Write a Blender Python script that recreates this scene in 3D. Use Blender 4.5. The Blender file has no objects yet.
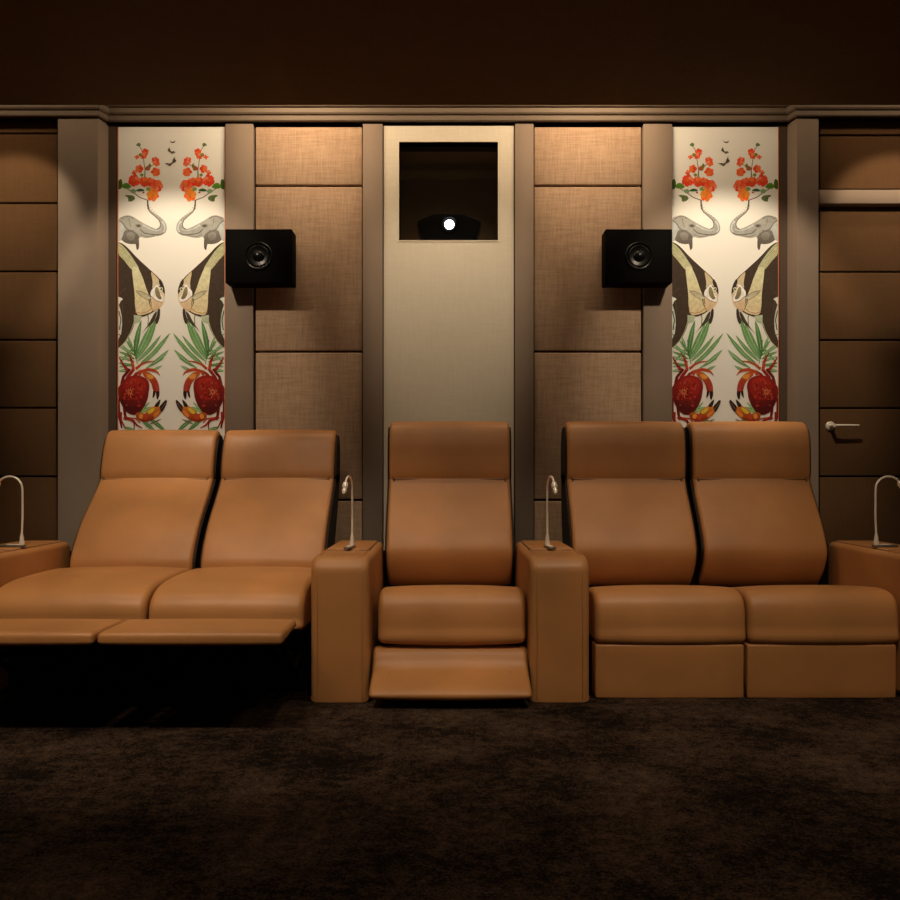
import bpy, bmesh, math, random
from mathutils import Vector, Matrix
from mathutils.geometry import tessellate_polygon
random.seed(7)
PI = math.pi
COL = bpy.context.scene.collection

# ---------------------------------------------------------------- materials
def lin(c):
    f = lambda v: v / 12.92 if v <= .04045 else ((v + .055) / 1.055) ** 2.4
    return tuple(f(v / 255) for v in c)

def new_mat(name):
    m = bpy.data.materials.new(name); m.use_nodes = True
    nt = m.node_tree; nt.nodes.clear()
    out = nt.nodes.new('ShaderNodeOutputMaterial')
    b = nt.nodes.new('ShaderNodeBsdfPrincipled')
    nt.links.new(b.outputs[0], out.inputs[0])
    return m, nt, b

def N(nt, t, **kw):
    n = nt.nodes.new(t)
    for k, v in kw.items():
        if k in ('operation', 'blend_type', 'data_type', 'attribute_name', 'feature', 'musgrave_type', 'bands_direction', 'wave_type'):
            setattr(n, k, v)
        else:
            n.inputs[k].default_value = v
    return n

def mixed(nt, b, c1, c2, fac_out, lo=.35, hi=.65):
    r = nt.nodes.new('ShaderNodeValToRGB')
    r.color_ramp.elements[0].position = lo; r.color_ramp.elements[0].color = (*c1, 1)
    r.color_ramp.elements[1].position = hi; r.color_ramp.elements[1].color = (*c2, 1)
    nt.links.new(fac_out, r.inputs[0]); nt.links.new(r.outputs[0], b.inputs['Base Color'])
    return r

def bump(nt, b, h_out, strength, dist, prev=None):
    n = nt.nodes.new('ShaderNodeBump')
    n.inputs['Strength'].default_value = strength; n.inputs['Distance'].default_value = dist
    nt.links.new(h_out, n.inputs['Height'])
    if prev: nt.links.new(prev.outputs[0], n.inputs['Normal'])
    nt.links.new(n.outputs[0], b.inputs['Normal'])
    return n

def coords(nt, scale=(1, 1, 1)):
    tc = nt.nodes.new('ShaderNodeTexCoord'); mp = nt.nodes.new('ShaderNodeMapping')
    mp.inputs['Scale'].default_value = scale
    nt.links.new(tc.outputs['Object'], mp.inputs[0])
    return mp.outputs[0]

def noise(nt, vec, scale, detail=3, rough=.5):
    n = nt.nodes.new('ShaderNodeTexNoise')
    n.inputs['Scale'].default_value = scale; n.inputs['Detail'].default_value = detail; n.inputs['Roughness'].default_value = rough
    nt.links.new(vec, n.inputs['Vector']); return n.outputs[0]

def simple(name, col, rough=.5, metal=0, spec=.5, var=.0, bumps=0):
    m, nt, b = new_mat(name)
    v = coords(nt)
    n = noise(nt, v, 6, 3)
    k = var
    mixed(nt, b, tuple(x * (1 - k) for x in col), tuple(x * (1 + k) for x in col), n)
    b.inputs['Roughness'].default_value = rough; b.inputs['Metallic'].default_value = metal
    b.inputs['Specular IOR Level'].default_value = spec
    if bumps: bump(nt, b, noise(nt, v, 350, 2), bumps, .001)
    return m

def leather(name, col):
    m, nt, b = new_mat(name)
    v = coords(nt)
    n = noise(nt, v, 3.5, 4)
    mixed(nt, b, tuple(x * .88 for x in col), tuple(x * 1.1 for x in col), n)
    b.inputs['Roughness'].default_value = .42
    b.inputs['Specular IOR Level'].default_value = .38
    vo = nt.nodes.new('ShaderNodeTexVoronoi'); vo.inputs['Scale'].default_value = 420
    nt.links.new(v, vo.inputs['Vector'])
    b1 = bump(nt, b, vo.outputs[0], .12, .0006)
    b2 = bump(nt, b, noise(nt, v, 14, 4), .18, .006, b1)
    return m

def weave(name, c1, c2, scale=230, rough=.9, patch=True, sheen=0, strength=.5):
    """woven cloth: two crossing sets of stretched noise"""
    m, nt, b = new_mat(name)
    h = noise(nt, coords(nt, (1, 1, 14)), scale / 2.2, 2, .6)      # vertical slubs compress z
    w = noise(nt, coords(nt, (14, 1, 1)), scale / 2.2, 2, .6)
    vert = noise(nt, coords(nt, (9, 1, .7)), 14, 3, .6)
    hor = noise(nt, coords(nt, (.7, 1, 9)), 14, 3, .6)
    a = nt.nodes.new('ShaderNodeMath'); a.operation = 'ADD'
    nt.links.new(vert, a.inputs[0]); nt.links.new(hor, a.inputs[1])
    a2 = nt.nodes.new('ShaderNodeMath'); a2.operation = 'ADD'
    nt.links.new(h, a2.inputs[0]); nt.links.new(w, a2.inputs[1])
    a3 = nt.nodes.new('ShaderNodeMath'); a3.operation = 'ADD'
    nt.links.new(a.outputs[0], a3.inputs[0]); nt.links.new(a2.outputs[0], a3.inputs[1])
    d = nt.nodes.new('ShaderNodeMath'); d.operation = 'MULTIPLY'; d.inputs[1].default_value = .25
    nt.links.new(a3.outputs[0], d.inputs[0])
    mixed(nt, b, c1, c2, d.outputs[0], .42, .58)
    b.inputs['Roughness'].default_value = rough; b.inputs['Specular IOR Level'].default_value = .15
    b.inputs['Sheen Weight'].default_value = sheen
    bump(nt, b, d.outputs[0], strength, .002)
    return m

def carpet_mat():
    m, nt, b = new_mat('carpet')
    v = coords(nt)
    big = noise(nt, coords(nt, (1, 1.2, 1)), 3.0, 4, .6)
    mid = noise(nt, coords(nt, (1, 1.1, 1)), 24, 5, .75)
    fine = noise(nt, v, 150, 4, .8)
    s = nt.nodes.new('ShaderNodeMath'); s.operation = 'MULTIPLY_ADD'; s.inputs[1].default_value = .9
    nt.links.new(mid, s.inputs[0]); nt.links.new(big, s.inputs[2])
    s2 = nt.nodes.new('ShaderNodeMath'); s2.operation = 'MULTIPLY_ADD'; s2.inputs[1].default_value = 1.5
    nt.links.new(fine, s2.inputs[0]); nt.links.new(s.outputs[0], s2.inputs[2])
    s3 = nt.nodes.new('ShaderNodeMath'); s3.operation = 'MULTIPLY'; s3.inputs[1].default_value = .4
    nt.links.new(s2.outputs[0], s3.inputs[0])
    mixed(nt, b, (.006, .003, .0015), (.130, .078, .048), s3.outputs[0], .62, .84)
    b.inputs['Roughness'].default_value = 1; b.inputs['Specular IOR Level'].default_value = .1
    b1 = bump(nt, b, fine, .8, .008)
    bump(nt, b, mid, .6, .03, b1)
    return m

def emit(name, col, s):
    m = bpy.data.materials.new(name); m.use_nodes = True
    nt = m.node_tree; nt.nodes.clear()
    o = nt.nodes.new('ShaderNodeOutputMaterial'); e = nt.nodes.new('ShaderNodeEmission')
    e.inputs[0].default_value = (*col, 1); e.inputs[1].default_value = s
    nt.links.new(e.outputs[0], o.inputs[0]); return m

def print_mat():
    """printed cloth: colours carried by the print's own shapes, faint woven grain"""
    m, nt, b = new_mat('printed_cloth')
    a = nt.nodes.new('ShaderNodeAttribute'); a.attribute_name = 'Ink'
    n = noise(nt, coords(nt), 55, 4, .7)
    r = nt.nodes.new('ShaderNodeMapRange'); r.inputs[1].default_value = .3; r.inputs[2].default_value = .7
    r.inputs[3].default_value = .80; r.inputs[4].default_value = 1.12
    nt.links.new(n, r.inputs[0])
    # ink varies more where it is dark than on the pale ground
    mx = nt.nodes.new('ShaderNodeMix'); mx.data_type = 'RGBA'; mx.blend_type = 'MULTIPLY'
    mx.inputs[0].default_value = 1
    nt.links.new(a.outputs['Color'], mx.inputs[6])
    g = nt.nodes.new('ShaderNodeMix'); g.data_type = 'FLOAT'
    nt.links.new(a.outputs['Alpha'], g.inputs[0]); nt.links.new(r.outputs[0], g.inputs[3]); g.inputs[2].default_value = 1
    nt.links.new(g.outputs[0], mx.inputs[7])
    nt.links.new(mx.outputs[2], b.inputs['Base Color'])
    b.inputs['Roughness'].default_value = .8; b.inputs['Specular IOR Level'].default_value = .2
    return m

def glass_mat():
    m, nt, b = new_mat('clear_glass')
    b.inputs['Base Color'].default_value = (1, 1, 1, 1)
    b.inputs['Transmission Weight'].default_value = 1
    b.inputs['Roughness'].default_value = 0
    b.inputs['IOR'].default_value = 1.3
    n = noise(nt, coords(nt), 1.5, 1); bump(nt, b, n, .01, .001)
    return m

M = {
 'leather': leather('tan_leather', (.43, .192, .064)),
 'side': simple('dark_side_leather', (.014, .006, .003), .6, spec=.2),
 'seam': simple('dark_seam', (.05, .018, .006), .7),
 'black': simple('black_fabric', (.004, .003, .003), .9, spec=.1),
 'steel': simple('brushed_steel', (.92, .84, .72), .3, .3, var=.03),
 'darksteel': simple('dark_steel', (.18, .16, .13), .35, .6, var=.05),
 'led': simple('lamp_tip', (.9, .85, .7), .2),
 'speaker': simple('black_satin_paint', (.0016, .0012, .0012), .7, spec=.04),
 'cone': simple('speaker_cone', (.003, .003, .003), .3, spec=.16),
 'projector': simple('projector_shell', (.0015, .0018, .0035), .4, spec=.12),
 'taupe': simple('taupe_paint', (.235, .180, .138), .75, spec=.15, var=.03, bumps=.15),
 'taupe_light': simple('pale_taupe_paint', (.30, .225, .168), .75, spec=.15, var=.03),
 'crown': simple('crown_paint', (.150, .115, .085), .6, spec=.2, var=.03),
 'dark_trim': simple('dark_trim', (.085, .06, .045), .8, spec=.1),
 'shadow': simple('dark_backing', (.022, .013, .008), .95, spec=.05),
 'ceiling': weave('dark_ceiling_cloth', (.095, .048, .016), (.115, .059, .020), 120, strength=.1),
 'linen': weave('tan_linen', (.30, .200, .130), (.46, .32, .215), 230),
 'cream': weave('cream_wallcloth', (.62, .57, .46), (.68, .63, .52), 260, strength=.15),
 'brown': weave('brown_suede', (.108, .054, .021), (.128, .065, .026), 200, strength=.12, sheen=.1),
 'wall': simple('dark_brown_wall', (.05, .03, .017), .9, spec=.1, var=.05),
 'niche': simple('niche_lining', (.30, .22, .13), .95, spec=.05, var=.08),
 'carpet': carpet_mat(),
 'print': print_mat(),
 'orange': simple('orange_edge', (.62, .18, .06), .6),
 'glass': glass_mat(),
 'beam': emit('projector_beam', (.86, .92, 1), 14),
}

# ---------------------------------------------------------------- mesh helpers
class MB:
    def __init__(s): s.v = []; s.f = []; s.sm = []
    def add(s, vs, fs, smooth=False):
        o = len(s.v); s.v += [Vector(p) for p in vs]
        for f in fs: s.f.append([i + o for i in f]); s.sm.append(smooth)
        return s
    def box(s, x0, x1, y0, y1, z0, z1):
        vs = [(x, y, z) for x in (x0, x1) for y in (y0, y1) for z in (z0, z1)]
        return s.add(vs, [(0, 1, 3, 2), (4, 6, 7, 5), (0, 4, 5, 1), (2, 3, 7, 6), (0, 2, 6, 4), (1, 5, 7, 3)])
    def rbox(s, x0, x1, y0, y1, z0, z1, r=.01, seg=3):
        bm = bmesh.new(); bmesh.ops.create_cube(bm, size=1)
        for v in bm.verts:
            v.co = Vector(((x0 + x1) / 2 + v.co.x * (x1 - x0), (y0 + y1) / 2 + v.co.y * (y1 - y0), (z0 + z1) / 2 + v.co.z * (z1 - z0)))
        bmesh.ops.bevel(bm, geom=bm.edges[:], offset=r, segments=seg, profile=.5, affect='EDGES')
        bm.verts.index_update()
        s.add([v.co.copy() for v in bm.verts], [[v.index for v in f.verts] for f in bm.faces], True); bm.free(); return s
    def prism(s, pts, x0, x1, axis='x', smooth=False):
        """closed 2D outline pushed along an axis; axis x: pts=(y,z); axis y: pts=(x,z); axis z: pts=(x,y)"""
        mk = {'x': lambda p, t: (t, p[0], p[1]), 'y': lambda p, t: (p[0], t, p[1]), 'z': lambda p, t: (p[0], p[1], t)}[axis]
        n = len(pts)
        vs = [mk(p, x0) for p in pts] + [mk(p, x1) for p in pts]
        fs = [(i, (i + 1) % n, n + (i + 1) % n, n + i) for i in range(n)] + [list(range(n))[::-1], list(range(n, 2 * n))]
        return s.add(vs, fs, smooth)
    def tube(s, path, r, seg=10, caps=True):
        P = [Vector(p) for p in path]; rs = r if isinstance(r, (list, tuple)) else [r] * len(P)
        vs = []; up = None
        for i, p in enumerate(P):
            t = (P[min(i + 1, len(P) - 1)] - P[max(i - 1, 0)]).normalized()
            if up is None: up = t.orthogonal().normalized()
            up = (up - t * up.dot(t)).normalized(); w = t.cross(up)
            for k in range(seg):
                a = 2 * PI * k / seg; vs.append(p + (up * math.cos(a) + w * math.sin(a)) * rs[i])
        fs = [(i * seg + k, i * seg + (k + 1) % seg, (i + 1) * seg + (k + 1) % seg, (i + 1) * seg + k) for i in range(len(P) - 1) for k in range(seg)]
        if caps: fs += [list(range(seg))[::-1], list(range((len(P) - 1) * seg, len(P) * seg))]
        return s.add(vs, fs, True)
    def lathe(s, prof, center, axis=(0, 0, 1), seg=32):
        """prof = [(radius, height)] along axis"""
        A = Vector(axis).normalized(); U = A.orthogonal().normalized(); W = A.cross(U); c = Vector(center)
        vs = [c + A * h + (U * math.cos(2 * PI * k / seg) + W * math.sin(2 * PI * k / seg)) * r for r, h in prof for k in range(seg)]
        n = len(prof)
        fs = [(i * seg + k, i * seg + (k + 1) % seg, (i + 1) * seg + (k + 1) % seg, (i + 1) * seg + k) for i in range(n - 1) for k in range(seg)]
        if prof[0][0] > 1e-5: fs.append(list(range(seg))[::-1])
        if prof[-1][0] > 1e-5: fs.append(list(range((n - 1) * seg, n * seg)))
        return s.add(vs, fs, True)
    def cushion(s, prof, x0, x1, r=.03, puff=.0, nx=14, nr=6, fn=None):
        """closed (y,z) outline swept across x with rounded ends and a slight crown"""
        n = len(prof); P = [Vector(p) for p in prof]
        area = sum(P[i].x * P[(i + 1) % n].y - P[(i + 1) % n].x * P[i].y for i in range(n))
        if area < 0: P.reverse()
        nrm = []
        for i in range(n):
            t = P[(i + 1) % n] - P[i - 1]; t = t.normalized() if t.length > 1e-9 else Vector((1, 0))
            nrm.append(Vector((-t.y, t.x)))                     # inward for a counter-clockwise loop
        st = []
        for k in range(nr + 1):
            a = PI / 2 * k / nr; st.append((x0 + r * (1 - math.sin(a)) if False else x0 + r * (1 - math.cos(a)), r * (1 - math.sin(a))))
        left = st
        right = [(x0 + x1 - x, i) for x, i in reversed(st)]
        mids = [(x0 + r + (x1 - x0 - 2 * r) * k / nx, 0) for k in range(1, nx)]
        S = left + mids + right
        c = sum(P, Vector((0, 0))) / n
        vs = []
        for x, ins in S:
            u = 2 * (x - x0) / (x1 - x0) - 1
            b = puff * (1 - abs(u) ** 2.5)
            for i in range(n):
                q = P[i] + nrm[i] * (ins - b)
                p = Vector((x, q.x, q.y))
                if fn: p = fn(p, u)
                vs.append(p)
        m = len(S)
        fs = [(i * n + k, (i + 1) * n + k, (i + 1) * n + (k + 1) % n, i * n + (k + 1) % n) for i in range(m - 1) for k in range(n)]
        fs += [list(range(n)), list(range((m - 1) * n, m * n))[::-1]]
        return s.add(vs, fs, True)
    def build(s, name, mat, parent=None, kind=None, label=None, cat=None, group=None, base=None):
        """link as one mesh object; given in world space, stored relative to its parent's origin"""
        me = bpy.data.meshes.new(name)
        if parent is not None: org = Vector(parent['_org'])
        else:
            xs = [p.x for p in s.v]; ys = [p.y for p in s.v]; zs = [p.z for p in s.v]
            org = Vector(((min(xs) + max(xs)) / 2, (min(ys) + max(ys)) / 2, min(zs)))
        me.from_pydata([p - org for p in s.v], [], s.f)
        for p, f in zip(me.polygons, s.sm): p.use_smooth = f
        me.materials.append(M[mat] if isinstance(mat, str) else mat)
        bm = bmesh.new(); bm.from_mesh(me); bmesh.ops.recalc_face_normals(bm, faces=bm.faces); bm.to_mesh(me); bm.free()
        if any(s.sm): me.set_sharp_from_angle(angle=math.radians(50))
        o = bpy.data.objects.new(name, me); COL.objects.link(o)
        if parent is not None: o.parent = parent
        else: o.location = org
        o['_org'] = list(org)
        tag(o, label, cat, group, kind)
        return o

def tag(o, label=None, cat=None, group=None, kind=None):
    for k, v in (('label', label), ('category', cat), ('group', group), ('kind', kind)):
        if v: o[k] = v
    return o

def thing(name, label, cat, loc, rotz=0, group=None, local=False):
    o = bpy.data.objects.new(name, None); COL.objects.link(o)
    o.empty_display_size = .1
    o.location = loc; o.rotation_euler = (0, 0, rotz)
    o['_org'] = (0, 0, 0) if local else list(loc)
    return tag(o, label, cat, group)

def copy_tree(o, parent=None):
    c = o.copy(); COL.objects.link(c)
    if parent: c.parent = parent
    for ch in list(o.children): copy_tree(ch, c)
    return c

def smooth_loop(pts, k=4, corners=()):
    """Catmull-Rom through a closed outline; indices in corners stay sharp"""
    n = len(pts); out = []
    P = [Vector(p) for p in pts]
    for i in range(n):
        p0, p1, p2, p3 = P[i - 1], P[i], P[(i + 1) % n], P[(i + 2) % n]
        if i in corners: p0 = p1
        if (i + 1) % n in corners: p3 = p2
        for j in range(k):
            t = j / k
            out.append(.5 * ((2 * p1) + (p2 - p0) * t + (2 * p0 - 5 * p1 + 4 * p2 - p3) * t * t + (3 * p1 - p0 - 3 * p2 + p3) * t ** 3))
    return out

def round_poly(pts, radii, seg=5):
    """fillet the corners of a polygon"""
    n = len(pts); out = []
    P = [Vector(p) for p in pts]
    for i in range(n):
        r = radii[i] if isinstance(radii, (list, tuple)) else radii
        a, b, c = P[i - 1], P[i], P[(i + 1) % n]
        if r <= 0: out.append(b); continue
        u = (a - b).normalized(); w = (c - b).normalized()
        ang = math.acos(max(-1, min(1, u.dot(w)))); d = min(r / math.tan(ang / 2), (a - b).length * .48, (c - b).length * .48)
        r = d * math.tan(ang / 2)
        p, q = b + u * d, b + w * d
        cen = b + (u + w).normalized() * (r / math.sin(ang / 2))
        a0 = math.atan2(p.y - cen.y, p.x - cen.x); a1 = math.atan2(q.y - cen.y, q.x - cen.x)
        da = (a1 - a0 + PI) % (2 * PI) - PI
        for k in range(seg + 1):
            t = a0 + da * k / seg; out.append(cen + Vector((math.cos(t), math.sin(t))) * r)
    return out

def dense(pts, step=.03):
    out = []
    n = len(pts)
    for i in range(n):
        a, b = Vector(pts[i]), Vector(pts[(i + 1) % n]); k = max(1, int((b - a).length / step))
        out += [a.lerp(b, j / k) for j in range(k)]
    return out

# ---------------------------------------------------------------- the room
EYE = .848            # camera height
F, CX, HY = 850., 449., 474.
WALL = 4.40           # depth of the panelled wall's main plane
def wx(px, d=WALL): return (px - CX) / F * d
def wz(py, d=WALL): return EYE + (HY - py) / F * d

SOFFIT = 2.541; SLOT = 2.86
XW = 2.95
def struct(name, mb, mat, parent=None, label=None): return mb.build(name, mat, parent, kind='structure', label=label)

struct('floor', MB().box(-XW, XW, -2.6, 5.1, -.05, 0), 'carpet', label='dark brown short pile carpet')
struct('ceiling', MB().box(-XW, XW, -2.6, 3.90, SOFFIT, SOFFIT + .06).box(-XW, XW, 3.84, 3.90, SOFFIT + .06, SLOT + .04)
       .box(-XW, XW, 3.90, 5.1, SLOT, SLOT + .04), 'ceiling', label='dark brown cloth ceiling with a raised slot along the wall')
struct('wall_left', MB().box(-XW - .06, -XW, -2.6, 5.1, 0, SLOT + .04), 'wall')
struct('wall_right', MB().box(XW, XW + .06, -2.6, 5.1, 0, SLOT + .04), 'wall')
struct('wall_front', MB().box(-XW, XW, -2.66, -2.6, 0, SOFFIT + .06), 'wall')

# back wall with the square opening of the projection port
ox0, ox1 = wx(399, 4.38), wx(498, 4.38); oz0, oz1 = wz(240.4, 4.38), wz(142, 4.38)
WB = WALL + .03       # face of the backing wall, the panels stand in front of it
mb = MB()
mb.box(-XW, ox0, WB, WB + .08, 0, SLOT).box(ox1, XW, WB, WB + .08, 0, SLOT)
mb.box(ox0, ox1, WB, WB + .08, 0, oz0).box(ox0, ox1, WB, WB + .08, oz1, SLOT)
struct('wall_back', mb, 'shadow')
# niche behind the port
nd = 5.0
nx0, nx1, nz0, nz1 = ox0 - .06, ox1 + .06, oz0 - .005, oz1 + .02
for i, bx in enumerate(((nx0 - .02, nx0, WB + .08, nd, nz0, nz1), (nx1, nx1 + .02, WB + .08, nd, nz0, nz1), (nx0 - .02, nx1 + .02, nd, nd + .02, nz0 - .02, nz1 + .02),
                        (nx0 - .02, nx1 + .02, WB + .08, nd, nz0 - .02, nz0), (nx0 - .02, nx1 + .02, WB + .08, nd, nz1, nz1 + .02))):
    struct(f'trim_{13 + i}', MB().box(*bx), 'niche', label='dark lining of the projector niche')

# cream centre panel with the port cut in it
cx0, cx1, czt = wx(384), wx(513.5), wz(127.5)
yc = WALL - .02
def panel_with_hole(x0, x1, z0, z1, hx0, hx1, hz0, hz1, y0, y1, b=.004):
    xs = [x0, hx0, hx1, x1]; zs = [z0, hz0, hz1, z1]
    mb = MB()
    # front and back faces as a 3x3 grid without its middle, with reveals
    for y, flip in ((y0, 0), (y1, 1)):
        for i in range(3):
            for j in range(3):
                if i == 1 and j == 1: continue
                mb.add([(xs[i], y, zs[j]), (xs[i + 1], y, zs[j]), (xs[i + 1], y, zs[j + 1]), (xs[i], y, zs[j + 1])], [(0, 1, 2, 3)])
    for (a, b_, c, d) in ((x0, x0, z0, z1), (x1, x1, z0, z1), (x0, x1, z0, z0), (x0, x1, z1, z1), (hx0, hx0, hz0, hz1), (hx1, hx1, hz0, hz1), (hx0, hx1, hz0, hz0), (hx0, hx1, hz1, hz1)):
        if a == b_: vs = [(a, y0, c), (a, y1, c), (a, y1, d), (a, y0, d)]
        else: vs = [(a, y0, c), (b_, y0, c), (b_, y1, c), (a, y1, c)]
        mb.add(vs, [(0, 1, 2, 3)])
    return mb
port = thing('projector_wall_panel', 'tall cream wall panel with a square opening for the projector', 'wall panel', ((cx0 + cx1) / 2, WALL, .05))
panel_with_hole(cx0, cx1, .05, czt, ox0, ox1, oz0, oz1, yc, WB - .001).build('panel', 'cream', port)
mb = MB()
for a in ((ox0 - .006, ox0, oz0 - .006, oz1 + .006), (ox1, ox1 + .006, oz0 - .006, oz1 + .006), (ox0, ox1, oz0 - .006, oz0), (ox0, ox1, oz1, oz1 + .006)):
    mb.box(a[0], a[1], yc - .003, yc + .02, a[2], a[3])
mb.build('opening_edge', simple('pale_edge', (.70, .62, .48), .7), port)
mb = MB()
for a in ((ox0, ox0 + .002, oz0, oz1), (ox1 - .002, ox1, oz0, oz1), (ox0, ox1, oz0, oz0 + .002), (ox0, ox1, oz1 - .002, oz1)):
    mb.box(a[0], a[1], yc + .004, WB + .078, a[2], a[3])
mb.build('opening_lining', 'black', port)
hg = (oz1 - oz0) - .012
g = MB().prism([(WB + .02 + .05, oz0 + .005), (WB + .026 + .05, oz0 + .005), (WB + .026 - .01, oz1 - .005), (WB + .02 - .01, oz1 - .005)], ox0 + .003, ox1 - .003, 'x').build('window_1', 'glass', kind='structure', label='clear glass pane of the projection port')

# stiles (flat taupe posts between the panels)
def stile(n, a, b, y=WALL - .035, mat='taupe'):
    struct(f'trim_{n}', MB().rbox(a, b, y, WB - .001, .0, wz(126.5), .002, 1), mat)
stile(1, wx(227), wx(254.5)); stile(2, wx(363.5), wx(383)); stile(3, wx(514.5), wx(533)); stile(4, wx(642), wx(670.5))

# linen acoustic panels, four in each column
def acoustic(x0, x1, z0, z1, y0, y1, mat, name, label, group, cat='wall panel', r=.006):
    return MB().rbox(x0, x1, y0, y1, z0, z1, r, 3).build(name, mat, label=label, cat=cat, group=group)
rows = [(127.8, 185.6, 'top'), (187.6, 351.0, 'second'), (353.0, 499.0, 'third'), (501.0, 620, 'lowest')]
for (a, b, side, oth) in ((256.0, 362.5, 'left', 'left'), (534.0, 641.0, 'right', 'right')):
    what = {
        'top': f'short tan linen wall panel above the {side} speaker, topmost of its column',
        'second': f'tall tan linen wall panel behind the {side} speaker',
        'third': f'tan linen wall panel just below the one holding the {side} speaker',
        'lowest': f'dim linen wall panel behind the reading lamp {side} of the single recliner'}
    for (t, bt, w) in rows:
        acoustic(wx(a), wx(b), wz(bt) if w != 'lowest' else .001, wz(t), WALL - .012, WB - .001, 'linen', 'acoustic_panel', what[w], 'tan linen panels of the back wall')

# pilasters, splayed on the inner side, in front of the wall plane
YP = 4.31
def pilaster(n, front_out, front_in, back_in):
    pts = [(front_out, YP), (front_in, YP), (back_in, WALL - .012), (back_in, WB - .001), (front_out, WB - .001)]
    struct(f'trim_{n}', MB().prism(pts, 0, wz(118.2, YP), 'z'), 'taupe')
pilaster(5, wx(58, YP), wx(97.8, YP), wx(109.3))
pilaster(6, wx(818.5, YP), wx(797, YP), wx(786.5))
# dark stiles beside the murals
struct('trim_7', MB().box(wx(109.3), wx(117.2), WALL - .012, WB - .001, 0, wz(126)), 'dark_trim')
struct('trim_8', MB().box(wx(778.8), wx(786.5), WALL - .012, WB - .001, 0, wz(126)), 'dark_trim')

# crown moulding: stepped profile, follows the pilasters
def crown(n, segs):
    """segs: plan path of the wall face (x, y) from left to right; profile offset towards the room"""
    z0 = wz(124.6) 
    prof = [(0, z0), (.016, z0), (.020, z0 + .004), (.020, z0 + .026), (.030, z0 + .030), (.036, z0 + .037), (.036, z0 + .058),
            (.048, z0 + .062), (.056, z0 + .070), (.056, SLOT), (0, SLOT)]
    # offset directions at each path point (mitred)
    pts = [Vector(p) for p in segs]; offs = []
    for i, p in enumerate(pts):
        ns = []
        if i > 0: t = (p - pts[i - 1]).normalized(); ns.append(Vector((t.y, -t.x)))
        if i < len(pts) - 1: t = (pts[i + 1] - p).normalized(); ns.append(Vector((t.y, -t.x)))
        m = sum(ns, Vector((0, 0))).normalized(); offs.append(m / max(.35, m.dot(ns[0])))
    mb = MB(); k = len(prof)
    vs = [(p.x + o.x * d, p.y + o.y * d, z) for p, o in zip(pts, offs) for d, z in prof]
    fs = [(i * k + j, i * k + (j + 1) % k, (i + 1) * k + (j + 1) % k, (i + 1) * k + j) for i in range(len(pts) - 1) for j in range(k)]
    fs += [list(range(k)), list(range((len(pts) - 1) * k, len(pts) * k))]
    mb.add(vs, fs)
    struct(f'trim_{n}', mb, 'crown', label='stepped taupe crown moulding')
xa, xb = wx(97.8, YP), wx(109.3); xc, xd = wx(786.5), wx(797, YP)
crown(9, [(-XW, YP), (xa, YP), (xb, WALL - .03), (xc, WALL - .03), (xd, YP), (XW, YP)])
# dark shadow board over the side panels, under the crown
struct('trim_10', MB().box(-XW, wx(58, YP), YP + .012, WB, wz(120.5, 4.36), wz(118, YP) + .1), 'shadow')
struct('trim_11', MB().box(wx(818.5, YP), XW, YP + .012, WB, wz(120.5, 4.36), wz(118, YP) + .1), 'shadow')

# brown padded panels beside the left pilaster
YS = 4.365
zs = [120.8, 132.6, 134.2, 202.2, 203.9, 270.7, 272.2, 339.2, 340.8, 407.2, 408.8, 475.8, 477.4, 545, 546.5, 640]
where = ['thin strip of brown padded wall panel under the crown moulding beside the left pilaster',
         'brown padded wall panel beside the left pilaster, brightest and level with the mural flowers',
         'brown padded wall panel beside the left pilaster, level with the mural elephants',
         'brown padded wall panel beside the left pilaster, level with the mural fish',
         'dark padded wall panel beside the left pilaster, level with the mural palm leaves and crabs',
         'dark padded wall panel beside the left pilaster, just above the reading lamp loop',
         'dark padded wall panel directly behind the left outer reading lamp',
         'lowest dark padded wall panel, hidden behind the left armrest']
for i in range(8):
    t, b = zs[2 * i], zs[2 * i + 1]
    if i == 7: continue
    acoustic(-XW + .01, wx(57.3, YS), wz(b, YS), wz(t, YS), YS, WB - .001, 'brown', 'padded_wall_panel', where[i], 'brown padded panels beside the left pilaster', r=.005)
# right side: strip and transom panel over the door, rail, door
rx = wx(820, YS)
acoustic(rx, XW - .01, wz(134.3, YS), wz(120.8, YS), YS, WB - .001, 'brown', 'padded_wall_panel', 'thin strip of brown padded wall panel under the crown moulding above the door', 'brown padded panels above the door', r=.003)
acoustic(rx, XW - .01, wz(188.8, YS), wz(136.2, YS), YS, WB - .001, 'brown', 'padded_wall_panel', 'brown padded wall panel between the crown moulding and the door head rail', 'brown padded panels above the door', r=.005)
struct('trim_12', MB().rbox(wx(818.5, YP), XW, YP + .004, WB - .001, wz(203.2, YP), wz(189.4, YP), .002, 1), 'taupe_light', label='pale taupe rail over the door')
door = thing('door_1', 'brown padded door with five seams and a lever handle', 'door', (rx + .45, YS, 0)); door['kind'] = 'structure'
zd = [205, 270.9, 272.4, 339.2, 340.8, 407.4, 409.0, 475.8, 477.4, 545, 546.5]
mb = MB()
for i in range(0, 10, 2):
    mb.rbox(rx + .002, rx + .92, YS + .006, WB - .002, wz(zd[i + 1], YS), wz(zd[i], YS), .005, 3)
mb.rbox(rx + .002, rx + .92, YS + .006, WB - .002, .01, wz(zd[10], YS), .005, 3)
mb.build('door_leaf', 'brown', door)
hx, hz = wx(830.5, YS), wz(426, YS)
h = MB()
h.lathe([(.024, 0), (.024, .006), (.021, .009), (.011, .010), (.010, .05), (.009, .055)], (hx, YS + .006, hz), (0, -1, 0), 24)
h.tube([(hx, YS - .042, hz), (hx + .03, YS - .046, hz), (hx + .125, YS - .044, hz)], [.008, .007, .006], 10)
h.build('door_handle', 'steel', door, label='brushed metal lever handle on a round rose')
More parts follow.
